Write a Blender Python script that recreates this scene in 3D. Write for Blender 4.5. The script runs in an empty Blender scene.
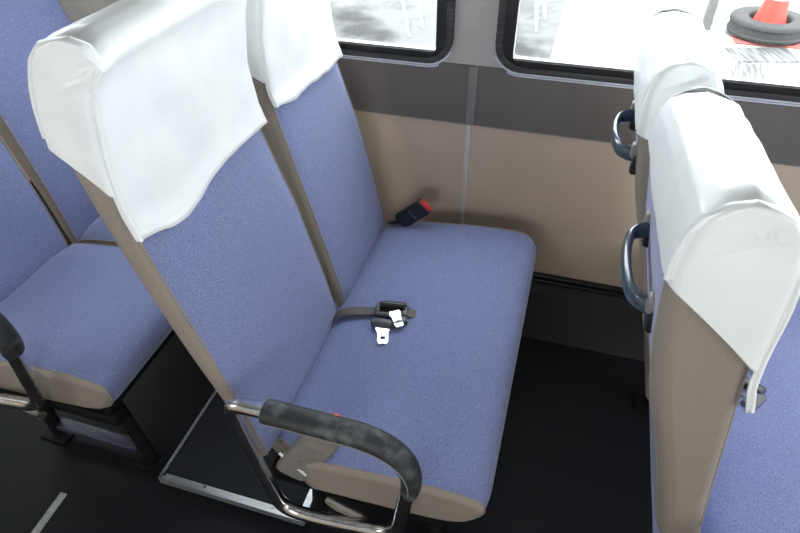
import bpy, math, random
from mathutils import Vector, Matrix, noise
random.seed(7)
C = bpy.context.scene.collection
PI = math.pi

# ------------------------------------------------------------------ materials
def mat(name, col=(.5,.5,.5), rough=.5, metal=0.0, spec=.5, coat=0.0, sheen=0.0):
    m = bpy.data.materials.new(name); m.use_nodes = True
    b = m.node_tree.nodes['Principled BSDF']
    b.inputs['Base Color'].default_value = (*col,1); b.inputs['Roughness'].default_value = rough
    b.inputs['Metallic'].default_value = metal; b.inputs['Specular IOR Level'].default_value = spec
    b.inputs['Coat Weight'].default_value = coat; b.inputs['Sheen Weight'].default_value = sheen
    return m
def tex(m, scale, c0, c1, lo=.35, hi=.65, bump=0.0, detail=4.0, stretch=(1,1,1), kind='NOISE', rough=None, dist=.002):
    """procedural colour variation (and bump) in object coordinates"""
    nt = m.node_tree; N = nt.nodes; L = nt.links; b = N['Principled BSDF']
    tc = N.new('ShaderNodeTexCoord'); mp = N.new('ShaderNodeMapping'); mp.inputs['Scale'].default_value = stretch
    L.new(tc.outputs['Object'], mp.inputs['Vector'])
    if kind == 'NOISE':
        t = N.new('ShaderNodeTexNoise'); t.inputs['Scale'].default_value = scale; t.inputs['Detail'].default_value = detail; out = t.outputs['Fac']
    else:
        t = N.new('ShaderNodeTexVoronoi'); t.inputs['Scale'].default_value = scale; out = t.outputs['Distance']
    L.new(mp.outputs['Vector'], t.inputs['Vector'])
    r = N.new('ShaderNodeValToRGB'); r.color_ramp.elements[0].position = lo; r.color_ramp.elements[1].position = hi
    r.color_ramp.elements[0].color = (*c0,1); r.color_ramp.elements[1].color = (*c1,1)
    L.new(out, r.inputs['Fac']); L.new(r.outputs['Color'], b.inputs['Base Color'])
    if bump:
        bp = N.new('ShaderNodeBump'); bp.inputs['Strength'].default_value = bump; bp.inputs['Distance'].default_value = dist
        L.new(out, bp.inputs['Height']); L.new(bp.outputs['Normal'], b.inputs['Normal'])
    if rough:
        rr = N.new('ShaderNodeMapRange'); rr.inputs['To Min'].default_value = rough[0]; rr.inputs['To Max'].default_value = rough[1]
        L.new(out, rr.inputs['Value']); L.new(rr.outputs['Result'], b.inputs['Roughness'])
    return m

fabric = mat('blue_heather_fabric', rough=.9, spec=.2, sheen=.25)
tex(fabric, 620, (.094,.112,.236), (.262,.300,.51), .30, .70, bump=.35, detail=2.0, stretch=(1,1,.8), dist=.001)
vinyl = mat('taupe_vinyl', rough=.5, spec=.4); tex(vinyl, 260, (.255,.222,.187), (.295,.26,.222), .3, .7, bump=.12, dist=.0006)
dvinyl = mat('dark_taupe_vinyl', (.16,.15,.135), .55); tex(dvinyl, 260, (.15,.14,.13), (.19,.178,.165), .3, .7)
cover = mat('white_vinyl_cover', rough=.38, spec=.5, coat=.15); tex(cover, 9, (.80,.83,.84), (.88,.90,.89), .3, .7, bump=.12, detail=3, dist=.01)
chrome = mat('chrome', (.78,.78,.79), .12, 1.0); tex(chrome, 60, (.62,.62,.63), (.82,.82,.83), .3, .6, rough=(.08,.24))
alu = mat('brushed_aluminium', (.75,.77,.80), .32, .85); tex(alu, 40, (.66,.68,.71), (.84,.86,.89), .3, .7, stretch=(.2,5,5), rough=(.25,.45))
rubber = mat('worn_black_rubber', rough=.6); tex(rubber, 34, (.018,.02,.022), (.10,.115,.115), .5, .74, bump=.2, detail=9, rough=(.4,.75))
plastic = mat('black_plastic', (.014,.014,.016), .35); tex(plastic, 90, (.011,.011,.013), (.02,.02,.023), .3, .7)
frame_black = mat('black_painted_steel', (.009,.009,.01), .7, spec=.2); tex(frame_black, 30, (.004,.004,.005), (.009,.009,.010), .3, .7)
floor_m = mat('dark_vinyl_floor', rough=.6, spec=.14); tex(floor_m, 300, (.0065,.0078,.0095), (.017,.020,.025), .42, .78, bump=.1, rough=(.45,.7), dist=.0006)
deck_m = mat('dark_ribbed_mat', rough=.6, spec=.15); tex(deck_m, 500, (.012,.014,.018), (.030,.034,.042), .4, .75, bump=.2, dist=.0006)
beige = mat('beige_wall_panel', rough=.6, spec=.3); tex(beige, 5, (.51,.41,.31), (.56,.455,.35), .3, .7)
brown = mat('brown_wall_band', rough=.5, spec=.35); tex(brown, 6, (.138,.123,.110), (.156,.140,.126), .3, .7)
brightm = mat('reflection_tinted_moulding', (.7,.72,.8), .35, .0); tex(brightm, 40, (.66,.68,.76), (.74,.76,.84), .3, .7)  # pale bluish non-metal colour stands in for the reflection on the strip
seamgrey = mat('grey_seam_strip', (.36,.36,.36), .45); tex(seamgrey, 30, (.50,.495,.48), (.57,.565,.55), .3, .7)
seambrown = mat('brown_seam_strip', (.2,.19,.18), .45); tex(seambrown, 30, (.19,.18,.17), (.22,.21,.20), .3, .7)
pillar_m = mat('pale_pillar_vinyl', rough=.6); tex(pillar_m, 12, (.44,.42,.395), (.48,.46,.43), .3, .7)
ceil_m = mat('pale_ceiling_vinyl', rough=.7); tex(ceil_m, 12, (.62,.62,.60), (.68,.68,.66), .3, .7)
duct_m = mat('dark_grey_lower_panel', rough=.6, spec=.3); tex(duct_m, 220, (.018,.018,.020), (.032,.033,.035), .35, .7)
gasket = mat('ribbed_black_rubber', rough=.6); tex(gasket, 3, (.02,.02,.022), (.055,.055,.057), .4, .6, kind='NOISE', stretch=(1,1,140), detail=0)
winblack = mat('black_window_frame', (.012,.012,.014), .3); tex(winblack, 20, (.010,.010,.012), (.016,.016,.018), .3, .7)
red = mat('red_button_plastic', (.55,.03,.03), .35); tex(red, 30, (.50,.025,.03), (.62,.04,.04), .3, .7)
strapm = mat('dark_brown_webbing', rough=.7); tex(strapm, 250, (.07,.062,.055), (.12,.108,.096), .35, .65, stretch=(1,6,1))
greyplastic = mat('grey_plastic', rough=.45); tex(greyplastic, 60, (.19,.178,.163), (.235,.22,.20), .3, .7)
darkgrey = mat('dark_grey_plastic', rough=.4); tex(darkgrey, 60, (.05,.055,.062), (.08,.085,.092), .3, .7)
bluegrey = mat('glossy_blue_grey_plastic', rough=.18, spec=.6, coat=.3); tex(bluegrey, 40, (.045,.065,.085), (.065,.09,.115), .3, .7)
steel = mat('bright_steel', (.75,.76,.77), .22, 1.0); tex(steel, 60, (.65,.66,.67), (.82,.83,.84), .3, .7, rough=(.15,.3))
whitetrim = mat('white_edge_trim', (.75,.75,.76), .5); tex(whitetrim, 50, (.70,.70,.71), (.80,.80,.80), .3, .7)
striplight = mat('grey_floor_tape', (.30,.30,.30), .5); tex(striplight, 90, (.22,.225,.23), (.34,.345,.345), .3, .7)
tread = mat('dark_blue_tread', (.05,.05,.085), .5); tex(tread, 80, (.028,.029,.05), (.045,.045,.075), .3, .7)
concrete = mat('pale_concrete', rough=.9, spec=.2); tex(concrete, 1.1, (.022,.0225,.023), (.085,.086,.087), .36, .52, bump=.1, detail=8)
apron = mat('pale_apron_concrete', rough=.9, spec=.2); tex(apron, 1.6, (.13,.127,.12), (.40,.39,.365), .36, .5, bump=.1, detail=8)
conc_plain = mat('grey_post_concrete', rough=.9); tex(conc_plain, 14, (.07,.07,.068), (.10,.10,.098), .3, .7)
orange = mat('orange_cone_plastic', (.30,.022,.011), .5); tex(orange, 10, (.27,.018,.009), (.33,.026,.013), .3, .7)
tyre_m = mat('grey_worn_tyre', rough=.85); tex(tyre_m, 25, (.011,.0115,.0125), (.021,.022,.0235), .3, .7)
whitepaint = mat('white_painted_steel', (.22,.22,.215), .5); tex(whitepaint, 20, (.19,.19,.185), (.24,.24,.235), .3, .7)
conebase = mat('red_rubber_base', (.18,.04,.035), .7); tex(conebase, 20, (.16,.034,.03), (.20,.046,.042), .3, .7)
grate_m = mat('grey_grating', (.06,.06,.065), .6); tex(grate_m, 3, (.035,.036,.038), (.085,.088,.09), .45, .55, stretch=(12,1,1), detail=0)
def glass_mat():
    m = bpy.data.materials.new('window_glass'); m.use_nodes = True; nt = m.node_tree; N = nt.nodes; L = nt.links
    N.clear(); o = N.new('ShaderNodeOutputMaterial'); mx = N.new('ShaderNodeMixShader'); lw_ = N.new('ShaderNodeLayerWeight'); lw_.inputs['Blend'].default_value = .5; pw = N.new('ShaderNodeMath'); pw.operation = 'POWER'; pw.inputs[1].default_value = 4.0; f = N.new('ShaderNodeMath'); f.operation = 'MULTIPLY_ADD'; f.inputs[1].default_value = .45; f.inputs[2].default_value = .02; L.new(lw_.outputs['Facing'], pw.inputs[0]); L.new(pw.outputs['Value'], f.inputs[0])
    t = N.new('ShaderNodeBsdfTransparent'); t.inputs['Color'].default_value = (.93,.95,.95,1); g = N.new('ShaderNodeBsdfGlossy'); g.inputs['Roughness'].default_value = .02
    nz = N.new('ShaderNodeTexNoise'); nz.inputs['Scale'].default_value = 3; d = N.new('ShaderNodeMixRGB'); d.inputs['Color1'].default_value = (.90,.93,.93,1); d.inputs['Color2'].default_value = (.96,.97,.97,1)
    L.new(nz.outputs['Fac'], d.inputs['Fac']); L.new(d.outputs['Color'], t.inputs['Color'])
    L.new(f.outputs['Value'], mx.inputs['Fac']); L.new(t.outputs['BSDF'], mx.inputs[1]); L.new(g.outputs['BSDF'], mx.inputs[2]); L.new(mx.outputs['Shader'], o.inputs['Surface'])
    return m
glass = glass_mat()

# ------------------------------------------------------------------ mesh helpers
class MB:
    """collects vertices and faces of ONE part"""
    def __init__(s): s.v = []; s.f = []
    def add(s, vs, fs):
        n = len(s.v); s.v += [tuple(v) for v in vs]; s.f += [tuple(i+n for i in f) for f in fs]; return s
    def grid(s, rows, close_u=False):
        n = len(rows[0]); vs = [p for r in rows for p in r]; fs = []
        for j in range(len(rows)-1):
            for i in range(n if close_u else n-1):
                k = (i+1) % n
                fs.append((j*n+i, j*n+k, (j+1)*n+k, (j+1)*n+i))
        return s.add(vs, fs)
    def tube(s, pts, r, seg=10, caps=True, flat=1.0, upv=None):
        pts = [Vector(p) for p in pts]; rows = []; n = len(pts)
        rad = r if isinstance(r, (list, tuple)) else [r]*n
        t0 = (pts[1]-pts[0]).normalized(); ref = Vector(upv) if upv else (Vector((0,0,1)) if abs(t0.z) < .9 else Vector((1,0,0)))
        u = (ref - t0*ref.dot(t0)).normalized()
        for i in range(n):
            t = (pts[min(i+1,n-1)]-pts[max(i-1,0)]).normalized()
            u = (u - t*u.dot(t)).normalized(); w = t.cross(u)
            rows.append([pts[i] + u*(rad[i]*math.cos(2*PI*k/seg)) + w*(rad[i]*flat*math.sin(2*PI*k/seg)) for k in range(seg)])
        base = len(s.v); s.grid(rows, True)
        if caps:
            s.f.append(tuple(base+k for k in range(seg))[::-1]); s.f.append(tuple(base+(n-1)*seg+k for k in range(seg)))
        return s
    def box(s, c, size, bev=0.0, M=None):
        """box with rounded vertical/horizontal edges (two-ring chamfer)"""
        hx, hy, hz = [a/2 for a in size]; b = min(bev, hx*.98, hy*.98, hz*.98); vs = []; fs = []
        if b <= 0:
            vs = [(x,y,z) for z in (-hz,hz) for y in (-hy,hy) for x in (-hx,hx)]
            fs = [(0,2,3,1),(4,5,7,6),(0,1,5,4),(2,6,7,3),(0,4,6,2),(1,3,7,5)]
        else:
            rows = []
            def ring(ix, z):
                r = []
                rr = b - ix
                for cx, cy, a0 in ((hx-b,hy-b,0),(-hx+b,hy-b,PI/2),(-hx+b,-hy+b,PI),(hx-b,-hy+b,1.5*PI)):
                    for k in range(4):
                        a = a0 + k*PI/6; r.append((cx+rr*math.cos(a), cy+rr*math.sin(a), z))
                return r
            for k in range(4):
                a = k*PI/6; rows.append(ring(b*(1-math.sin(a)), -hz+b*(1-math.cos(a))))
            for k in range(4):
                a = k*PI/6; rows.append(ring(b*(1-math.cos(a)), hz-b*(1-math.sin(a))))
            n = 16; vs = [p for r in rows for p in r]
            for j in range(7):
                for i in range(n): fs.append((j*n+i, j*n+(i+1)%n, (j+1)*n+(i+1)%n, (j+1)*n+i))
            fs.append(tuple(range(n))[::-1]); fs.append(tuple(7*n+i for i in range(n)))
        c = Vector(c)
        vs = [(M @ Vector(v) if M else Vector(v)) + c for v in vs]
        return s.add(vs, fs)
    def build(s, name, m, parent=None, org=(0,0,0), smooth=True, solid=0.0, merge=False, angle=40):
        o_ = Vector(org); me = bpy.data.meshes.new(name)
        me.from_pydata([tuple(Vector(v)-o_) for v in s.v], [], s.f)
        import bmesh
        bm = bmesh.new(); bm.from_mesh(me)
        if merge: bmesh.ops.remove_doubles(bm, verts=bm.verts, dist=1e-5)
        bmesh.ops.recalc_face_normals(bm, faces=bm.faces)
        if smooth:
            for f in bm.faces: f.smooth = True
            for e in bm.edges:
                if len(e.link_faces) == 2 and e.calc_face_angle(0) > math.radians(angle): e.smooth = False
        bm.to_mesh(me); bm.free()
        me.materials.append(m)
        o = bpy.data.objects.new(name, me); C.objects.link(o)
        if parent: o.parent = parent
        if solid:
            md = o.modifiers.new('thickness', 'SOLIDIFY'); md.thickness = solid; md.offset = 1
        return o
def thing(name, label, cat, loc, group=None):
    o = bpy.data.objects.new(name, None); C.objects.link(o); o.location = loc; o.empty_display_size = .1
    o['label'] = label; o['category'] = cat
    if group: o['group'] = group
    return o
def tag(o, label, cat, group=None):
    o['label'] = label; o['category'] = cat
    if group: o['group'] = group
    return o
def struct(o): o['kind'] = 'structure'; return o

def spline(pts, n):
    """n points evenly along a Catmull-Rom curve through pts (any dimension)"""
    P = [Vector(p) for p in pts]; P = [P[0]*2-P[1]] + P + [P[-1]*2-P[-2]]; dense = []
    for i in range(1, len(P)-2):
        for k in range(16):
            t = k/16; a,b,c,d = P[i-1],P[i],P[i+1],P[i+2]
            dense.append(.5*((2*b)+(c-a)*t+(2*a-5*b+4*c-d)*t*t+(3*b-a-3*c+d)*t**3))
    dense.append(P[-2]); L = [0]
    for i in range(1,len(dense)): L.append(L[-1]+(dense[i]-dense[i-1]).length)
    out = []; j = 0
    for k in range(n):
        s = L[-1]*k/(n-1)
        while j < len(L)-2 and L[j+1] < s: j += 1
        f = (s-L[j])/max(1e-9, L[j+1]-L[j]); out.append(dense[j].lerp(dense[j+1], min(1,max(0,f))))
    return out
def fillet(pts, r, n=6):
    """round the inner corners of a 3-D polyline"""
    P = [Vector(p) for p in pts]; out = [P[0]]
    for i in range(1, len(P)-1):
        a, b, c = P[i-1], P[i], P[i+1]; d1 = (a-b); d2 = (c-b)
        q = min(r, d1.length*.48, d2.length*.48); s = b+d1.normalized()*q; e = b+d2.normalized()*q
        for k in range(n+1):
            t = k/n; out.append(s*(1-t)**2 + b*(2*t*(1-t)) + e*t*t)
    out.append(P[-1]); return out
def lerp_tab(tab, z):
    if z <= tab[0][0]: return tab[0][1]
    for (a,u),(b,v) in zip(tab, tab[1:]):
        if z <= b: return u+(v-u)*(z-a)/(b-a)
    return tab[-1][1]
def norms(O):
    out = []
    for i in range(len(O)):
        t = O[min(i+1,len(O)-1)]-O[max(i-1,0)]; t = t.normalized() if t.length > 1e-9 else Vector((0,1))
        out.append(Vector((t.y, -t.x)))
    return out

# an upholstered pad: an x-z side profile (front/top curve F and rear/bottom curve R meeting at the apex), run along y
def pad(F, R, y0, y1, rf, rr, drop=0.0, dropw=.06, nosec=None, nosew=.05, bulge=0.0, ny=18, dropdir='n'):
    K = len(F); O = F + R[::-1][1:]; n = len(O); N = norms(O)
    if (F[0]-R[0]).dot(N[0]) < 0: N = [-a for a in N]
    rad = [rf]*K + [rf+(rr-rf)*min(1,(i+1)/4) for i in range(n-K)]
    xmax = max(p.x for p in O)
    def pos(i, inset, y):
        p = O[i] - N[i]*inset
        d = min(y-y0, y1-y); w = max(0, 1-max(0,d)/dropw)**2
        far = 1 if y1-y < y-y0 else 0; dr = drop[far] if isinstance(drop, tuple) else drop
        if dr and i < K: p = p - (N[i]*dr*w if dropdir == 'n' else Vector((0,dr*w*min(1,(K-1-i)/4))))
        if bulge and i < K: p = p + N[i]*bulge*math.sin(PI*min(1,max(0,(y-y0)/(y1-y0))))*math.sin(PI*i/(K-1))
        if nosec:
            ww = max(0, 1-max(0,d)/nosew)**2
            p = p - Vector((nosec[far]*ww*max(0,1-(xmax-O[i].x)/.10), 0))
        return (p.x, y, p.y)
    band = MB(); rows = []
    ts = sorted(set([0,.01,.03,.06,.1,.15] + [k/ny for k in range(2,ny-1)] + [.85,.9,.94,.97,.99,1]))
    for t in ts:
        rows.append([pos(i, 0, y0+rad[i] + t*(y1-y0-2*rad[i])) for i in range(n)])
    band.grid(rows)
    # close the open back/bottom edge
    band.grid([[r[0] for r in rows], [r[-1] for r in rows]])
    caps = []; pipes = []
    for side in (0,1):
        cb = MB(); rings = []
        for k in range(5):
            a = k*PI/8
            rings.append([pos(i, rad[i]*(1-math.cos(a)), (y0+rad[i]*(1-math.sin(a))) if side == 0 else (y1-rad[i]*(1-math.sin(a)))) for i in range(n)])
        cb.grid(rings)
        last = [Vector(p) for p in rings[-1]]; f = last[:K]; r = last[K-1:][::-1]; M = 8
        cb.grid([[f[k].lerp(r[k], m/M) for m in range(M+1)] for k in range(K)])
        base = [Vector(p) for p in rings[0]], [Vector(p) for p in last]
        cb.grid([[a.lerp(b, m/2) for m in range(3)] for a, b in ((rings[k][0] and Vector(rings[k][0]), Vector(rings[k][-1])) for k in range(5))])
        caps.append(cb); pipes.append(rings[0])
    return band, caps, pipes, pos, rad

# ------------------------------------------------------------------ seat profiles (x from the seat crease, z above datum)
FRONT = [(-.006,.44),(-.012,.49),(-.034,.60),(-.074,.778),(-.102,.90),(-.124,1.01),(-.129,1.10),(-.122,1.17),(-.107,1.24),(-.088,1.282),(-.070,1.303)]
REAR = [(-.042,.44),(-.055,.50),(-.080,.60),(-.116,.72),(-.150,.85),(-.178,.97),(-.198,1.08),(-.206,1.15),(-.199,1.215),(-.183,1.262),(-.156,1.304)]
APEX = (-.106,1.315)
FRONT_B = [(-.006,.44),(-.014,.49),(-.043,.598),(-.078,.80),(-.108,.989),(-.120,1.12),(-.131,1.180),(-.150,1.214)]
REAR_B = [(-.055,.44),(-.074,.50),(-.104,.565),(-.148,.73),(-.206,.915),(-.229,1.04),(-.236,1.12),(-.234,1.175),(-.221,1.212)]
APEX_B = (-.188,1.226)
def profile(kind, lean, head, dz, zbot, xs=0.0, K=40):
    """front and rear curves of a backrest; lean scales the recline, head the height of the headrest, zbot the bottom edge"""
    f, r, ap = (FRONT, REAR, APEX) if kind == 'A' else (FRONT_B, REAR_B, APEX_B)
    z_ = lambda z: (1.0+(z-1.0)*head if z > 1.0 else z)+dz
    sh = lambda p: ((p[0]+.11*(p[1]-.44)*(1-lean)*-1 if False else p[0]*lean if p[0] > -.04 else p[0] + (1-lean)*.2*(min(p[1],1.1)-.44)) + xs, z_(p[1]))
    f = [sh(p) for p in f]; r = [sh(p) for p in r]
    if zbot < .44: f = [(.02+xs, zbot+dz)]+f; r = [(r[0][0]+.022, zbot+dz)]+r
    F = [Vector(p) for p in spline(f+[sh(ap)], K)]; R = [Vector(p) for p in spline(r+[sh(ap)], K)]
    return F, R, z_
def clip(curve, z, n):
    """the part of a bottom-to-apex curve above height z, resampled"""
    pts = []
    for a, b in zip(curve, curve[1:]):
        if b.y <= z: continue
        if not pts: t = max(0,(z-a.y)/(b.y-a.y)) if b.y != a.y else 0; pts.append(a.lerp(b,t))
        pts.append(b)
    L = [0]
    for a,b in zip(pts,pts[1:]): L.append(L[-1]+(b-a).length)
    out = []; j = 0
    for k in range(n):
        s = L[-1]*k/(n-1)
        while j < len(L)-2 and L[j+1] < s: j += 1
        out.append(pts[j].lerp(pts[j+1], min(1,(s-L[j])/max(1e-9,L[j+1]-L[j]))))
    return out

def headrest_cover(F, R, y0, y1, zf, zsf, zr, parent, org, seed, settle, folds=1.0):
    """slip-on white cover: band over front, top and rear, plus two side cheeks with a slanted hem"""
    off = .006; NF = norms(F); NR = norms(R)
    if NF[10].x < 0: NF = [-a for a in NF]
    if NR[10].x > 0: NR = [-a for a in NR]
    Fo = [p+a*off for p,a in zip(F,NF)]; Ro = [p+a*off for p,a in zip(R,NR)]; Fo[-1] = F[-1]+Vector((0,off)); Ro[-1] = Fo[-1].copy()
    y0 -= off; y1 += off; Kc = 40; r = .012
    def wr(p, amp=1.0):
        q = Vector(p)*7 + Vector((seed*3.1,0,seed)); a = noise.noise(q)*.0036 + noise.noise(Vector((p[0]*20,p[1]*14,p[2]*7))+Vector((seed,0,0)))*.0022
        return a*amp*folds
    m = MB(); rows = []
    ys = [(0,75),(0,50),(0,25)] + [(k/30,0) for k in range(31)] + [(1,25),(1,50),(1,75)]
    for t, an in ys:
        an = math.radians(an); ins = r*(1-math.cos(an)); y = y0+r + t*(y1-y0-2*r) + (r*math.sin(an) if t > .5 else -r*math.sin(an)); d = min(t,1-t)
        zz = lerp_tab(zf, t) + .006*noise.noise(Vector((t*6,seed,0)))
        a = clip(Fo, zz, Kc); b = clip(Ro, zr+.01*math.sin(t*4+seed), Kc); na = norms(a); nb = norms(b); row = []
        droop = .010*max(0,1-d/.10)**2
        for i,p in enumerate(a):
            k = abs(wr((p.x,y,p.y)))*1.6 ; flare = .007*max(0,1-i/5)
            nn = na[i] if na[i].x > 0 else -na[i]
            q = p + nn*(k+flare-ins) - Vector((0,droop*(i/(Kc-1))**3)); row.append((q.x,y,q.y))
        for i,p in list(enumerate(b))[::-1][1:]:
            k = abs(wr((p.x,y,p.y)))*.8; nn = nb[i] if nb[i].x < 0 else -nb[i]; q = p + nn*(k-ins) - Vector((0,droop*(i/(Kc-1))**3)); row.append((q.x,y,q.y))
        rows.append(row)
    m.grid(rows)
    nb_ = len(m.v)
    for side in (0,1):
        a = clip(Fo, zsf, Kc); b = clip(Ro, zr, Kc); M = 36; g = []
        for k in range(Kc):
            line = []
            for j in range(M+1):
                t = j/M; p = a[k].lerp(b[k], t)
                if k == 0: p = p + Vector((0, .004*math.sin(PI*t)))
                e = min(t,1-t,(Kc-1-k)/Kc*1.5)
                inset = r*(1-math.sin(min(1,e*9)*PI/2)) if e*9 < 1 else 0
                # two creases running down and back from the upper front corner
                c = Vector((p.x-a[-6].x, p.y-a[-6].y)); q = c.x*.42 - c.y*.91; al = -c.x*.91 - c.y*.42
                fade = max(0,min(1,al/.012))*max(0,min(1,(.085-al)/.05))
                crease = (.0025*math.exp(-((q-.022)/.006)**2) - .0085*math.exp(-((q-.013)/.0045)**2) - .0080*math.exp(-((q-.032)/.0055)**2))*fade*min(1,e*12)*folds
                k2 = wr((p.x,side,p.y),.8)*min(1,e*5)
                yy = (y0 + inset - .003 - abs(k2) - crease) if side == 0 else (y1 - inset + .003 + abs(k2) + crease)
                line.append((p.x,yy,p.y))
            g.append(line)
        m.grid(g)
    m.v = [settle(p) for p in m.v]; rows = [[settle(p) for p in r_] for r_ in rows]
    o = m.build('headrest_cover', cover, parent, org, solid=.0015, angle=70)
    # stitched edge seams
    for side in (0,1):
        idx = 2 if side == 0 else -3
        s = MB(); pts = [Vector(p)+Vector((0,-.004 if side == 0 else .0005,0)) for p in rows[idx]]
        s.tube(pts, .0032 if side == 0 else .0022, 8); sm = s.build('seam', cover, o)
    return o

def backrest(root, org, y0, y1, prof, zhem, seed, dz):
    kind, lean, head, zbot, xs, slant = prof
    F, R, z_ = profile(kind, lean, head, dz, zbot, xs)
    band, caps, pipes, pos, rad = pad(F, R, y0, y1, .010, .026, drop=.006, dropw=.05, bulge=.004)
    def settle(p):
        # the back narrows towards its top, and a worn headrest end sinks a little
        x, y, z = p; t = min(1,max(0,(z-.95)/.25)); u = (y-y0)/(y1-y0); k = min(1,max(0,(z-dz-.80)/.42))
        return (x, y - .050*k*u, z - slant*t*t*(3-2*t)*u)
    for q in [band]+caps: q.v = [settle(p) for p in q.v]
    pipes = [[settle(p) for p in pp] for pp in pipes]
    b = band.build('backrest', fabric, root, org)
    for c in caps: c.build('side_panel', vinyl, b)
    for side, pp in enumerate(pipes):
        p = MB(); k = len(pp)//2; p.tube([Vector(q)+Vector((0,-.0015 if side == 0 else .0015,0)) for q in pp], .0020, 6); p.build('piping', vinyl, b)
    for ch in b.children: ch.data.transform(Matrix.Translation(-Vector(org)))
    # vinyl kick panel on the lower rear
    Rk = [p for p in R if p.y < .86+dz]; nk = norms(Rk); nk = [a if a.x < 0 else -a for a in nk]; k = MB()
    k.grid([[((p+a*.0018).x, y, (p+a*.0018).y) for p,a in zip(Rk,nk)] for y in (y0+.025,(y0+y1)/2,y1-.025)])
    k.build('kick_panel', vinyl, b, org)
    zf, zsf, zr = zhem
    cv = headrest_cover(F, R, y0, y1, zf, zsf, zr, b, org, seed, settle)
    for ch in cv.children: ch.data.transform(Matrix.Translation(-Vector(org)))
    return b, F, R, z_

TOP = [(-.052,.410),(-.026,.428),(-.006,.450),(.014,.465),(.040,.473),(.10,.483),(.24,.501),(.34,.509),(.40,.509),(.438,.504),(.458,.493),(.467,.472)]
BOT = [(-.052,.345),(.10,.350),(.22,.357),(.36,.370),(.42,.385),(.448,.406),(.465,.436)]
def cushion(root, org, y0, y1, dz, notch=0.0):
    T = [Vector((a,b+dz)) for a,b in TOP]; B = [Vector((a,b+dz)) for a,b in BOT]; ap = Vector((.4685,.455+dz))
    F = spline(T+[ap], 40); R = spline(B+[ap], 40)
    band, caps, pipes, pos, rad = pad(F, R, y0, y1, .010, .016, drop=(.024,.010), dropw=.085, nosec=(.010,.024), nosew=.055, bulge=.004, dropdir='z')
    # a few soft seated wrinkles
    band.v = [(x, y, z + .0022*noise.noise(Vector((x*9,y*7,z*4+y0)))) for x,y,z in band.v]
    if notch:
        # chamfered rear corner on the aisle side, where the buckle stands
        ch = lambda p: (p[0], p[1]+notch*max(0,.085-p[0])*max(0,1-(p[1]-y0)/.16), p[2])
        for q in [band]+caps: q.v = [ch(p) for p in q.v]
        pipes = [[ch(p) for p in pp] for pp in pipes]
    c = band.build('seat_cushion', fabric, root, org)
    for k in caps: k.build('side_band', vinyl, c, org)
    for side, pp in enumerate(pipes):
        p = MB(); p.tube([Vector(q)+Vector((0,-.0015 if side == 0 else .0015,0)) for q in pp], .0022, 6); p.build('piping', vinyl, c, org)
    return c

def armrest(root, org, dz, y=-1.028, dx=0.0):
    pts = [(.020,.677),(-.024,.672),(-.027,.60),(-.008,.478),(.020,.335),(.045,.288),(.115,.297),(.217,.322),(.285,.338),(.303,.352),(.310,.44),(.318,.53)]
    P = fillet([(a+dx,y,b+dz) for a,b in [(.060,.680),(-.030,.677),(-.006,.474),(.024,.300),(.115,.300),(.292,.336),(.318,.54)]], .055, 8)
    o = MB().tube(P, .0155, 14).build('armrest_tube', chrome, root, org)
    pad_ = spline([(.050,y,.680+dz),(.10,y,.681+dz),(.167,y,.681+dz),(.235,y,.680+dz),(.280,y,.664+dz),(.310,y,.634+dz),(.324,y,.590+dz),(.323,y,.535+dz)], 30)
    pad_ = [p+Vector((dx,0,0)) for p in pad_]
    rad = [.0195]*27 + [.0195,.0185,.0165]
    pm = MB(); pm.tube(pad_, rad, 18, flat=1.25)
    pm.build('armrest_pad', rubber, o, org)
    # moulding line under the pad
    s = MB(); s.tube([p+Vector((0,-.0245,-.004)) for p in pad_[1:-2]], .0014, 5); s.build('pad_seam', seambrown, o, org)
    return o

def base(root, org, dz, plate=False):
    for y in (-.955,-.20):
        r = MB(); r.box((.19,y,.322+dz*.6), (.44,.035,.035), .004); r.build('seat_rail', frame_black, root, org)
    for y in (-.90,-.30):
        for x0, x1 in ((.33,.36),(.06,.03)):
            l = MB(); h = .318+dz*.6
            for s in (1,): l.tube([(x0,y,h),(x1,y,.047)], .018, 8)
            l.box((x1,y,.045), (.09,.06,.010), .003)
            l.build('leg', frame_black, root, org)
    s = MB(); s.box((.18,-.57,.334+dz*.8), (.42,.78,.02), .004); s.build('seat_pan', frame_black, root, org)

def lever(root, org, dz):
    m = MB(); pts = [(.122,-1.000,.342+dz),(.150,-1.004,.332+dz),(.185,-1.006,.322+dz),(.214,-1.006,.310+dz)]
    m.tube(spline(pts,12), [.009,.013,.014,.015,.015,.015,.015,.015,.015,.015,.013,.008], 12, flat=.6)
    o = m.build('recline_lever', greyplastic, root, org)
    for x, z in ((.133,.288),(.196,.278)):
        k = MB(); k.tube([(x,-.985,z+dz),(x,-1.004,z+dz)], .0085, 10); k.build('pivot_bolt', darkgrey, o, org)

def grab_handle(root, org, ya_, yb_, x, z, out=.085):
    """loop handle on the rear of a backrest, lying level"""
    o = MB()
    P = spline([(x+.02,ya_,z),(x-out*.62,ya_+.018,z),(x-out,ya_+.06,z),(x-out,yb_-.06,z),(x-out*.62,yb_-.018,z),(x+.02,yb_,z)], 34)
    o.tube(P, .0150, 14, flat=.5, upv=(0,0,1)); h = o.build('grab_handle', bluegrey, root, org)
    for y in (ya_,yb_):
        b = MB(); b.box((x+.006,y,z-.012), (.022,.026,.046), .007); b.build('handle_bracket', plastic, h, org)
        t = MB(); t.box((x-.004,y,z+.014), (.014,.020,.030), .005); t.build('bracket_cover', greyplastic, h, org)
    return h

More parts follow.
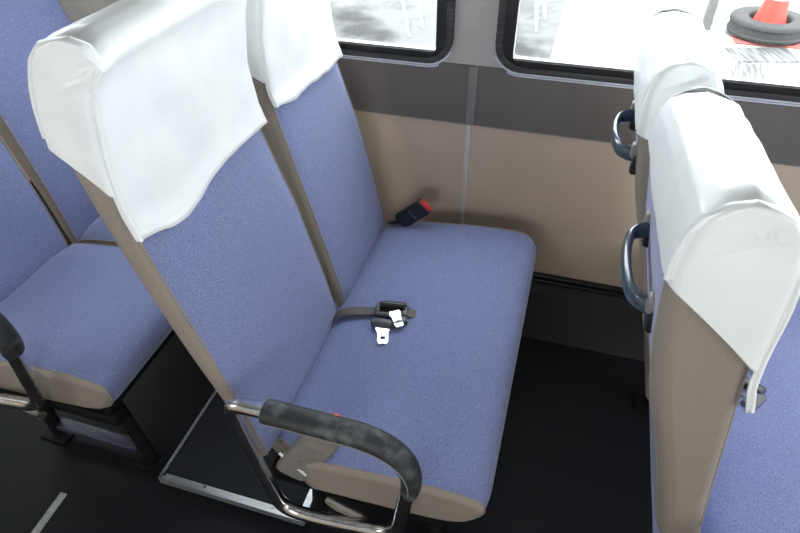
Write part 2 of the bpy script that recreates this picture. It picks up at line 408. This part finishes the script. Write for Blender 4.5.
Y0, Y1, Y2, Y3 = -.995, -.556, -.518, -.132
def seat_row(label, x0, dz, aisle, wall, hem_a, hem_w, seed, split=False, arm=(0,0), group='double bus seats'):
    root = thing('bus_seat', label, 'seat', (x0,-.56,.04), group); org = (0,-.56,.04)
    if split:
        cushion(root, org, Y0, Y1, dz); cushion(root, org, Y1+.014, Y3, dz)
    else:
        cushion(root, org, Y0, Y3, dz, .55)
    bA = backrest(root, org, Y0, Y1, aisle, hem_a, seed, dz)
    bW = backrest(root, org, Y2, Y3, wall, hem_w, seed+5.3, dz)
    armrest(root, org, dz+arm[1], dx=arm[0]); lever(root, org, dz); base(root, org, dz)
    return root, org, bA, bW

# middle row (fills the picture)
main, org, bA, bW = seat_row('blue two-person bus bench in the middle with white covers over both headrests',
    0.0, 0.0, ('A',1.0,1.0,.44,0,0), ('A',1.0,1.0,.33,-.004,0), ([(0,1.014),(.05,1.006),(.14,.991),(.26,.988),(.39,.995),(.52,1.008),(.73,1.011),(1,1.005)],1.088,1.168), ([(0,1.012),(.2,.995),(.45,.991),(.7,.984),(1,.981)],1.060,1.09), 1.0)
t = MB(); t.tube([(.020,-.984,.455),(.050,-.990,.436),(.084,-.998,.418)], .003, 6); t.build('edge_trim', whitetrim, main, org)
# row in front (right of the picture), seen from behind
frow, org, bA, bW = seat_row('blue bus seats seen from behind with curved grab handles on their backs',
    .857, 0.0, ('B',1.0,1.0,.44,0,.05), ('B',1.0,.80,.31,-.016,.02), ([(0,.925),(.3,.94),(1,.96)],.995,1.115), ([(0,.99),(1,.97)],1.00,1.05), 2.7, arm=(0,-.035))
grab_handle(frow, org, -.915, -.720, -.222, .992, .034); grab_handle(frow, org, -.480, -.295, -.240, .982, .038)
# row behind (left of the picture)
rrow, org, bA, bW = seat_row('blue bus seats at the left edge, two split cushions, black armrest over the aisle side',
    -.845, .055, ('A',.62,1.0,.44,0,0), ('A',.62,1.0,.33,-.03,0), ([(0,1.16),(1,1.15)],1.17,1.22), ([(0,1.16),(1,1.15)],1.17,1.22), 4.2, split=True, arm=(0,.065))
b = MB(); b.box((.185,-.892,.088), (.28,.035,.022), .004); b.build('foot_bar', tread, rrow, org)
b = MB(); b.tube([(.37,-.96,.40),(.34,-.955,.405),(.34,-.95,.40)], .008, 6); b.build('pull_tab', greyplastic, rrow, org)

# ------------------------------------------------------------------ belts and buckles
def frame_at(o, d, up=(0,0,1)):
    d = Vector(d).normalized(); u = Vector(up); w = u.cross(d).normalized(); u = d.cross(w)
    M = Matrix((d, w, u)).transposed(); return M
def strap_mesh(pts, w, th, side):
    m = MB(); P = spline(pts, 18); rows = []
    for i, p in enumerate(P):
        t = (P[min(i+1,17)]-P[max(i-1,0)]).normalized(); s = Vector(side); s = (s - t*s.dot(t)).normalized(); n = t.cross(s)
        rows.append([p+s*w/2+n*th/2, p-s*w/2+n*th/2, p-s*w/2-n*th/2, p+s*w/2-n*th/2])
    m.grid(rows, True); return m
def tongue(parent, org, c, d, L=.050, w=.030, z=.004, m=steel):
    """flat metal latch plate: a wide shoulder, a narrower blade and a window cut through it"""
    d = Vector(d).normalized(); s = Vector((-d.y,d.x,0)); c = Vector(c); th = .0022
    out = [(0,-w/2),(L*.34,-w/2),(L*.42,-w*.36),(L*.86,-w*.36),(L,-w*.24),(L*.94,0),(L,w*.24),(L*.86,w*.36),(L*.42,w*.36),(L*.34,w/2),(0,w/2)]
    hole = [(L*.58,-w*.18),(L*.76,-w*.18),(L*.76,0),(L*.76,w*.18),(L*.58,w*.18),(L*.58,0)]
    mb = MB(); P = lambda a,b,h: c + d*a + s*b + Vector((0,0,h))
    # outer ring to hole ring, stitched by angle
    cx = L*.67; n = 36
    def ray(poly, ang):
        best = None
        for (x1,y1),(x2,y2) in zip(poly, poly[1:]+poly[:1]):
            dx, dy = math.cos(ang), math.sin(ang); ex, ey = x2-x1, y2-y1; den = dx*ey-dy*ex
            if abs(den) < 1e-12: continue
            tt = ((x1-cx)*ey-(y1)*ex)/den; uu = ((x1-cx)*dy-(y1)*dx)/den
            if tt > 0 and -1e-9 <= uu <= 1+1e-9 and (best is None or tt < best): best = tt
        return (cx+best*math.cos(ang), best*math.sin(ang))
    A = [2*PI*k/n for k in range(n)]
    o_ = [ray(out,a) for a in A]; h_ = [ray(hole,a) for a in A]
    rows = [[P(a,b,th) for a,b in o_],[P(a,b,th) for a,b in h_],[P(a,b,0) for a,b in h_],[P(a,b,0) for a,b in o_],[P(a,b,th) for a,b in o_]]
    mb.grid(rows, True)
    return mb.build('latch_plate', m, parent, org, angle=30)

# lap belt on the bench: strap, black adjuster, two latch plates
o = Vector((.10,-.575,.486))
belt = thing('seat_belt', 'dark lap belt with adjuster and two latch plates lying on the middle bench', 'seat belt', o)
strap_mesh([(-.014,-.590,.462),(.004,-.584,.479),(.03,-.577,.488),(.07,-.569,.492),(.115,-.562,.497),(.17,-.555,.505),(.205,-.552,.498)], .028, .003, (0,1,0)).build('strap', strapm, belt, o)
ad = MB(); hold = Matrix.Rotation(math.radians(6),3,'Z')
for c, s in (((.138,-.540,.505),(.078,.009,.013)),((.138,-.576,.503),(.078,.012,.013)),((.104,-.560,.504),(.012,.034,.013)),((.174,-.556,.506),(.014,.034,.013))):
    ad.box(c, s, .004, hold)
a = ad.build('adjuster', darkgrey, belt, o)
bar = MB(); bar.tube([(.108,-.551,.513),(.172,-.545,.516)], .0075, 10, flat=1.3); bar.build('slide_bar', plastic, a, o)
tb = MB(); tb.box((.133,-.603,.500), (.066,.022,.018), .006, hold); tb.build('tongue_grip', darkgrey, belt, o)
tongue(belt, o, (.132,-.609,.4965), (.30,-.95,0), .062, .036)
tg = MB(); tg.box((.170,-.592,.507), (.040,.022,.012), .004, Matrix.Rotation(.5,3,'Z')); tg.build('tongue_grip', darkgrey, belt, o)
tongue(belt, o, (.150,-.570,.514), (.55,-.83,-.10), .052, .030)

# red-button buckle at the wall end
o = Vector((.045,-.160,.472))
bk = thing('belt_buckle', 'black seat belt buckle with red button leaning against the beige wall', 'buckle', o)
d = Vector((.088,.0,.082)).normalized(); M = frame_at(o, d, (0,1,0))
m = MB(); m.box((.084,-.160,.519), (.112,.054,.028), .009, M); body = m.build('buckle_body', plastic, bk, o)
m = MB(); m.box(Vector((.084,-.160,.519))+d*.054, (.014,.045,.021), .005, M); m.build('release_button', red, body, o)
m = MB(); m.box(Vector((.084,-.160,.519))+d*.004+Vector((0,-.0142,0)), (.0022,.042,.0012), .0005, M); m.build('housing_seam', greyplastic, body, o)
strap_mesh([(.008,-.165,.470),(.028,-.163,.476),(.058,-.160,.492)], .034, .004, (0,.6,-.6)).build('stalk', plastic, bk, o)

# grey booted buckle beside the armrest
o = Vector((.045,-.985,.40))
bk = thing('belt_buckle', 'grey sleeved seat belt buckle on the bench beside the worn black armrest', 'buckle', o)
A = Vector((.040,-.986,.395)); B = Vector((.160,-.958,.592)); dd = (B-A).normalized(); M = frame_at(o, dd, (0,1,.15)); rows = []
for k in range(15):
    t = k/14; c = A.lerp(B,t); w = .036+.0*t + .006*math.sin(PI*t) - .010*t*t; h = .013+.003*math.sin(PI*t)
    row = []
    for j in range(20):
        a = 2*PI*j/20; ca, sa = math.cos(a), math.sin(a); e = .55
        row.append(c + M @ Vector((0, math.copysign(abs(ca)**e,ca)*w, math.copysign(abs(sa)**e,sa)*h + .0015*math.sin(t*34)*(1 if t < .45 else 0))))
    rows.append(row)
m = MB(); m.grid(rows, True); m.f.append(tuple(range(20))[::-1]); m.f.append(tuple(14*20+i for i in range(20)))
sl = m.build('buckle_sleeve', greyplastic, bk, o)
m = MB(); m.box(B+dd*.004, (.014,.040,.017), .004, M); m.build('release_button', red, sl, o)
for k in (-1,1):
    m = MB(); m.box(A.lerp(B,.34)+M@Vector((k*.004,-.004+k*.003,-.0155)), (.004,.004,.002), .0008, M); m.build('sleeve_hole', plastic, sl, o)
for t in (.60,.66):
    m = MB(); m.box(A.lerp(B,t)+M@Vector((0,0,-.0150)), (.003,.050,.003), .001, M); m.build('sleeve_rib', vinyl, sl, o)

# belt end on the front row's cushion
o = Vector((.985,-.57,.478))
b2 = thing('seat_belt', 'dark belt latch lying on the blue cushion behind the right white headrest cover', 'seat belt', o)
strap_mesh([(.848,-.585,.464),(.872,-.58,.474),(.92,-.575,.484),(.965,-.570,.488)], .030, .003, (0,1,0)).build('strap', strapm, b2, o)
m = MB(); m.box((.985,-.552,.493), (.055,.030,.018), .007, Matrix.Rotation(-.6,3,'Z')); m.build('tongue_grip', plastic, b2, o)
m = MB(); m.box((.985,-.592,.490), (.058,.032,.016), .006, Matrix.Rotation(.9,3,'Z')); m.build('adjuster', darkgrey, b2, o)
tongue(b2, o, (1.000,-.60,.489), (.5,-.6,0), .045, .028, m=darkgrey)

# ------------------------------------------------------------------ the bus body
XA, XB, YN, ZC = -3.4, 3.6, -2.14, 1.98
def slab(name, m, lo, hi, parent=None, bev=0.0):
    c = [(a+b)/2 for a,b in zip(lo,hi)]; s = [abs(b-a) for a,b in zip(lo,hi)]
    return MB().box(c, s, bev).build(name, m, parent, smooth=bev > 0)
struct(slab('floor', floor_m, (XA,YN,-.02), (XB,.03,.04)))
struct(slab('ceiling', ceil_m, (XA,YN-.05,ZC), (XB,.05,ZC+.05)))
struct(slab('wall_rear', beige, (XA-.05,YN,-.02), (XA,.05,ZC)))

def rrect(x0, x1, z0, z1, r, n=7):
    out = []
    for cx, cz, a0 in ((x1-r,z1-r,0),(x0+r,z1-r,PI/2),(x0+r,z0+r,PI),(x1-r,z0+r,1.5*PI)):
        for k in range(n): a = a0+k*(PI/2)/(n-1); out.append((cx+r*math.cos(a), cz+r*math.sin(a)))
    return out
def ring_prism(outer, inner, ya, yb):
    m = MB(); f = lambda L,y: [(x,y,z) for x,z in L]
    m.grid([f(outer,ya),f(inner,ya),f(inner,yb),f(outer,yb),f(outer,ya)], True); return m
def holed_wall(name, m, spans, x0, x1, z0, z1, ya, yb, r=.07):
    """one wall mesh of thickness ya..yb with rounded window openings"""
    mb = MB(); xs = x0; ZS = (spans[0][2], spans[0][3])
    cells = []
    edges = [x0] + [v for i in range(len(spans)-1) for v in ((spans[i][1]+spans[i+1][0])/2,)] + [x1]
    for i, (a,b,c,d) in enumerate(spans):
        inner = rrect(a,b,c,d,r); L, Rr = edges[i], edges[i+1]; n = len(inner)//4
        outer = []
        for q,(cx,cz) in enumerate(((Rr,z1),(L,z1),(L,z0),(Rr,z0))):
            corner = (b if q in (0,3) else a, d if q in (0,1) else c)
            for k in range(n):
                t = k/(n-1)
                # travel round the outer corner: first half on one side, second half on the other
                if q == 0: p = (Rr, d-r+(z1-d+r)*min(1,2*t)) if t <= .5 else (Rr+(b-r-Rr)*(2*t-1), z1)
                elif q == 1: p = (a+r+(L-a-r)*min(1,2*t), z1) if t <= .5 else (L, z1+(d-r-z1)*(2*t-1))
                elif q == 2: p = (L, c+r+(z0-c-r)*min(1,2*t)) if t <= .5 else (L+(a+r-L)*(2*t-1), z0)
                else: p = (b-r+(Rr-b+r)*min(1,2*t), z0) if t <= .5 else (Rr, z0+(c+r-z0)*(2*t-1))
                outer.append(p)
        f = lambda P,y: [(x,y,z) for x,z in P]
        mb.grid([f(outer,ya),f(inner,ya),f(inner,yb),f(outer,yb)], True)
    return mb.build(name, m, None, smooth=False)

SILL = .931
WINS = [(-.76,.150,SILL,1.74),(.268,1.80,SILL,1.74)]
far_spans = [(-3.05,-1.13,SILL,1.74)] + WINS + [(1.92,3.3,SILL,1.74)]
struct(holed_wall('wall_far', pillar_m, far_spans, XA, XB, SILL-.06, ZC, 0.0, .05))
lw = struct(slab('wall_far_lower', beige, (XA,0,-.05), (XB,.05,SILL-.06)))
bb = struct(slab('trim_1', brown, (XA,-.006,.757), (XB,0,SILL), None)); 
sp = MB(); sp.box((.209,-.003,.50), (.013,.006,.51), .002); struct(sp.build('trim_2', seamgrey))
sp = MB(); sp.box((.213,-.009,.845), (.026,.006,.172), .002); struct(sp.build('trim_3', seambrown))
sp = MB(); sp.tube([(XA,-.003,.757),(XB,-.003,.757)], .0035, 6); struct(sp.build('trim_4', seambrown))
sp = MB(); sp.box((0.1,-.010,.236), (7,.02,.010), .003); sp.box((0.1,-.014,.220), (7,.022,.012), .003); struct(sp.build('trim_5', winblack))
dk = MB(); dk.grid([[(XA,-.012,.216),(XB,-.012,.216)],[(XA,-.05,.19),(XB,-.05,.19)],[(XA,-.122,.0395),(XB,-.122,.0395)],[(XA,0,.0395),(XB,0,.0395)],[(XA,0,.216),(XB,0,.216)],[(XA,-.012,.216),(XB,-.012,.216)]])
struct(dk.build('baseboard_far', duct_m, smooth=False))

def window(idx, sp, glaze=True, y=0.0, inward=-1):
    a,b,c,d = sp
    root = bpy.data.objects.new('window_%d' % idx, None); C.objects.link(root); struct(root); root.location = ((a+b)/2, y, c); org = tuple(root.location)
    s = inward
    g = ring_prism(rrect(a-.002,b+.002,c-.002,d+.002,.072), rrect(a+.016,b-.016,c+.010,d-.010,.058), y+s*.016, y-s*.02); g.build('gasket', gasket, root, org, smooth=True)
    g = ring_prism(rrect(a+.015,b-.015,c+.009,d-.009,.058), rrect(a+.046,b-.046,c+.027,d-.027,.012), y+s*.006, y-s*.03); g.build('window_frame', winblack, root, org)
    # bright moulding under the gasket
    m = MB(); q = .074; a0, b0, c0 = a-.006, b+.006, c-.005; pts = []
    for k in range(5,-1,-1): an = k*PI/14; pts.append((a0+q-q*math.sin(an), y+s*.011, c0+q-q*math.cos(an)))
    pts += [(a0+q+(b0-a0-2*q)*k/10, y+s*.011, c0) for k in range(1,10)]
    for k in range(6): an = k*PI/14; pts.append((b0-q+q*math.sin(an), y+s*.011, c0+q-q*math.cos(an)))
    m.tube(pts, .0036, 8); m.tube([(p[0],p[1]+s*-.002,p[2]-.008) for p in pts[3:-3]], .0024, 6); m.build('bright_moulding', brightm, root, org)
    m = MB(); m.box(((a+b)/2, y-s*.004, c+.029), (b-a-.10,.006,.004), .001); m.build('glazing_bead', alu, root, org)
    m = MB(); m.box(((a+b)/2, y-s*.018, (c+d)/2), (b-a-.08,.004,d-c-.06)); m.build('glass', glass, root, org, smooth=False)
for i, w_ in enumerate(far_spans): window(i+1, w_)
near_spans = [(-2.6,-1.5,1.0,1.55),(-.15,.60,1.03,1.40),(1.9,3.2,1.0,1.55)]  # unseen openings, their number and size chosen for the light inside
struct(holed_wall('wall_near', pillar_m, near_spans, XA, XB, .86, ZC, YN, YN-.05))
struct(slab('wall_near_lower', beige, (XA,YN-.05,-.05), (XB,YN,.86)))
struct(slab('wall_front_lower', duct_m, (XB,YN-.05,-.05), (XB+.05,.05,1.05)))  # unseen, raised to block the lower part of the windscreen light
struct(slab('wall_front_upper', ceil_m, (XB,YN-.05,1.80), (XB+.05,.05,ZC+.05)))

# raised metal-edged floor box under the middle seat
DX0, DX1, DY0, DZ = -.418, .012, -.957, .080
deck = thing('floor_box', 'low black floor box with silver metal edging under the middle bench', 'floor box', ((DX0+DX1)/2,-.55,.04)); org = tuple(deck.location)
MB().box(((DX0+DX1)/2,(DY0-.135)/2,(.0401+DZ)/2), (DX1-DX0-.004,-.135-DY0-.004,DZ-.0401), .003).build('box_body', deck_m, deck, org)
def angle_trim(p, q, w, inward):
    p = Vector(p); q = Vector(q); i = Vector(inward); up = Vector((0,0,1)); m = MB(); t = .0025
    sec = [Vector((0,0,0))-i*t-up*.022, Vector((0,0,0))-i*t+up*t, i*w+up*t, i*w, Vector((0,0,0)), -up*.022]
    m.grid([[p+s for s in sec],[q+s for s in sec]], False); m.f.append(tuple(range(6))); m.f.append(tuple(range(6,12)))
    m.add([p+sec[0],q+sec[0],q+sec[-1],p+sec[-1]],[(0,1,2,3)])
    return m
angle_trim((DX0,DY0,DZ),(DX1,DY0,DZ),.017,(0,1,0)).build('metal_edging', alu, deck, org, smooth=False)
angle_trim((DX0,DY0,DZ),(DX0,-.20,DZ),.006,(1,0,0)).build('metal_edging', alu, deck, org, smooth=False)
angle_trim((DX1,DY0,DZ),(DX1,-.20,DZ),.016,(-1,0,0)).build('metal_edging', alu, deck, org, smooth=False)
for x, y in ((DX0+.012,DY0+.012),(-.28,DY0+.011),(-.08,DY0+.011),(DX0+.008,-.60)):
    m = MB(); m.tube([(x,y,DZ+.002),(x,y,DZ+.005)], .0045, 10); m.build('screw', steel, deck, org)

# grey non-slip tape on the aisle floor
m = MB(); m.box((-.664,-1.20,.0409), (.022,.29,.0016), .0007, Matrix.Rotation(math.radians(2),3,'Z'))
tag(m.build('floor_tape', striplight), 'short grey tape strip stuck on the dark aisle floor', 'tape')

# ------------------------------------------------------------------ outside
ZG = -.90
gr = MB(); gr.grid([[(-40+8*i,3.0*j-6,ZG) for i in range(11)] for j in range(22)]); struct(gr.build('ground', concrete))
# traffic cone weighted with a tyre
cx, cy = 2.52, 6.16
o = (cx,cy,ZG); cone = thing('traffic_cone', 'orange and white traffic cone standing inside a tyre outside the window', 'cone', o)
m = MB(); rr = [(.215,.035),(.205,.06),(.158,.22)]
m.grid([[(cx+r*math.cos(2*PI*k/28),cy+r*math.sin(2*PI*k/28),ZG+z) for k in range(28)] for r,z in rr], True); m.build('cone_body', orange, cone, o)
def cone_band(z0,z1,mm,nm):
    f = lambda z: .200-.19*z
    m = MB(); m.grid([[(cx+f(z)*math.cos(2*PI*k/28),cy+f(z)*math.sin(2*PI*k/28),ZG+z) for k in range(28)] for z in (z0,(z0+z1)/2,z1)], True); m.build(nm, mm, cone, o)
cone_band(.22,.42,orange,'orange_band'); cone_band(.42,.56,whitepaint,'white_band'); cone_band(.56,.74,orange,'orange_band')
m = MB(); m.box((cx,cy,ZG+.015), (.70,.70,.03), .012); m.build('cone_base', conebase, cone, o)
m = MB(); sec = []
for k in range(72):
    a = 2*PI*k/72; z = .125+.095*math.copysign(abs(math.sin(a))**.4,math.sin(a)); gr_ = .012 if math.cos(a) > .3 and (abs(z-.09) < .009 or abs(z-.125) < .010 or abs(z-.16) < .009) else 0
    sec.append((.315+.100*math.copysign(abs(math.cos(a))**.4,math.cos(a))-gr_, z))
m.grid([[(cx+r*math.cos(2*PI*j/44),cy+r*math.sin(2*PI*j/44),ZG+z) for j in range(44)] for r,z in sec+[sec[0]]], True)
ty = m.build('tyre', tyre_m); ty.data.transform(Matrix.Translation((-cx,-cy,-ZG))); ty.location = (cx,cy,ZG+.004)
tag(ty, 'worn grey tyre lying flat around the orange cone', 'tyre')
g = MB(); g.box((0,0,0), (.66,.40,.02), .004); gg = g.build('drain_grate', grate_m); gg.location = (2.42,5.52,ZG+.012); gg.rotation_euler[2] = .25
tag(gg, 'grey striped drain grate set in the paving before the cone', 'grate')
g = MB(); g.box((0,0,0), (.30,.55,.012), .003); gg = g.build('paving_slab', grate_m); gg.location = (2.20,4.98,ZG+.008); gg.rotation_euler[2] = -.1
tag(gg, 'grey paving slab outside, nearest the window edge below the cone', 'slab')
def trestle(label, feet, h, lean, m=whitepaint, r=.022):
    c = sum((Vector((*f,0)) for f in feet), Vector())/len(feet); o = Vector((c.x,c.y,ZG))
    t = thing('barrier_stand', label, 'barrier', o); tops = []
    for f in feet:
        f = Vector((f[0],f[1],ZG)); k = f + Vector((lean[0]*.45,lean[1]*.45,h*.42)); top = f + Vector((lean[0],lean[1],h)); tops.append(top)
        MB().tube([f,k,top], [r*.8,r,r], 8).build('leg', m, t, o)
    MB().tube([tops[0]+Vector((-.15,0,0)),tops[-1]+Vector((.15,0,0))], r, 8).build('crossbar', m, t, o)
trestle('white barrier stand with two thin legs seen through the left window', [(-1.43,5.10),(-1.35,5.42)], .9, (-.22,.12))
trestle('white barrier stand near the left edge of the second window', [(-.02,5.66),(.03,6.10)], .9, (-.12,.05), r=.03)
m = MB(); m.box((0,0,0), (.10,.10,.95), .01); po = m.build('bollard', conc_plain); po.location = (1.90,6.25,ZG+.475)
tag(po, 'grey post standing left of the orange cone outside', 'post')
ap = MB(); ap.grid([[(.20+.03*math.sin(k),4.0+k,ZG+.006) for k in range(14)],[(6,4.0+k,ZG+.006) for k in range(14)],[(14,4.0+k,ZG+.006) for k in range(14)]]); struct(ap.build('path', apron))

# ------------------------------------------------------------------ light
W = bpy.data.worlds.new('sky'); bpy.context.scene.world = W; W.use_nodes = True
bg = W.node_tree.nodes['Background']; bg.inputs['Color'].default_value = (.93,.965,1.0,1); bg.inputs['Strength'].default_value = 3.6
sl = bpy.data.lights.new('sun', 'SUN'); sl.energy = 3.0; sl.angle = math.radians(1.0); sl.color = (1,.96,.90)
so = bpy.data.objects.new('sun', sl); C.objects.link(so); so.location = (0,-5,8)
so.rotation_euler = Vector((.10,.36,-.93)).to_track_quat('-Z','Y').to_euler()
def portal(name, c, sx, sy, d):
    l = bpy.data.lights.new(name, 'AREA'); l.shape = 'RECTANGLE'; l.size = sx; l.size_y = sy; l.cycles.is_portal = True
    o = bpy.data.objects.new(name, l); C.objects.link(o); o.location = c; o.rotation_euler = Vector(d).to_track_quat('-Z','Z').to_euler()
for i,(a,b,c,d) in enumerate(far_spans): portal('window_portal', ((a+b)/2,.06,(c+d)/2), b-a, d-c, (0,-1,0))
for i,(a,b,c,d) in enumerate(near_spans): portal('window_portal', ((a+b)/2,YN-.06,(c+d)/2), b-a, d-c, (0,1,0))
portal('windscreen_portal', (XB+.06,YN/2,1.425), 2.1, .75, (-1,0,0))

# ------------------------------------------------------------------ camera
pt, yw, ro = math.radians(41.22376), math.radians(17.242435), math.radians(-.90541)
fwd = Vector((-math.sin(yw)*math.cos(pt), math.cos(yw)*math.cos(pt), -math.sin(pt)))
r = Vector((math.cos(yw), math.sin(yw), 0)); u = r.cross(fwd)
r2 = r*math.cos(ro)+u*math.sin(ro); u2 = -r*math.sin(ro)+u*math.cos(ro)
cd = bpy.data.cameras.new('camera'); cd.sensor_width = 36; cd.lens = 579.18257*36/800; cd.clip_start = .02
cam = bpy.data.objects.new('camera', cd); C.objects.link(cam)
M = Matrix((r2, u2, -fwd)).transposed().to_4x4(); M.translation = (.469775,-1.544406,1.563352); cam.matrix_world = M
S = bpy.context.scene; S.camera = cam
S.view_settings.view_transform = 'Standard'; S.view_settings.look = 'None'; S.view_settings.gamma = 1; S.view_settings.use_curve_mapping = False
S.view_settings.exposure = 1.42
S.cycles.use_denoising = True
S.cycles.max_bounces = 10; S.cycles.diffuse_bounces = 6; S.cycles.transparent_max_bounces = 12
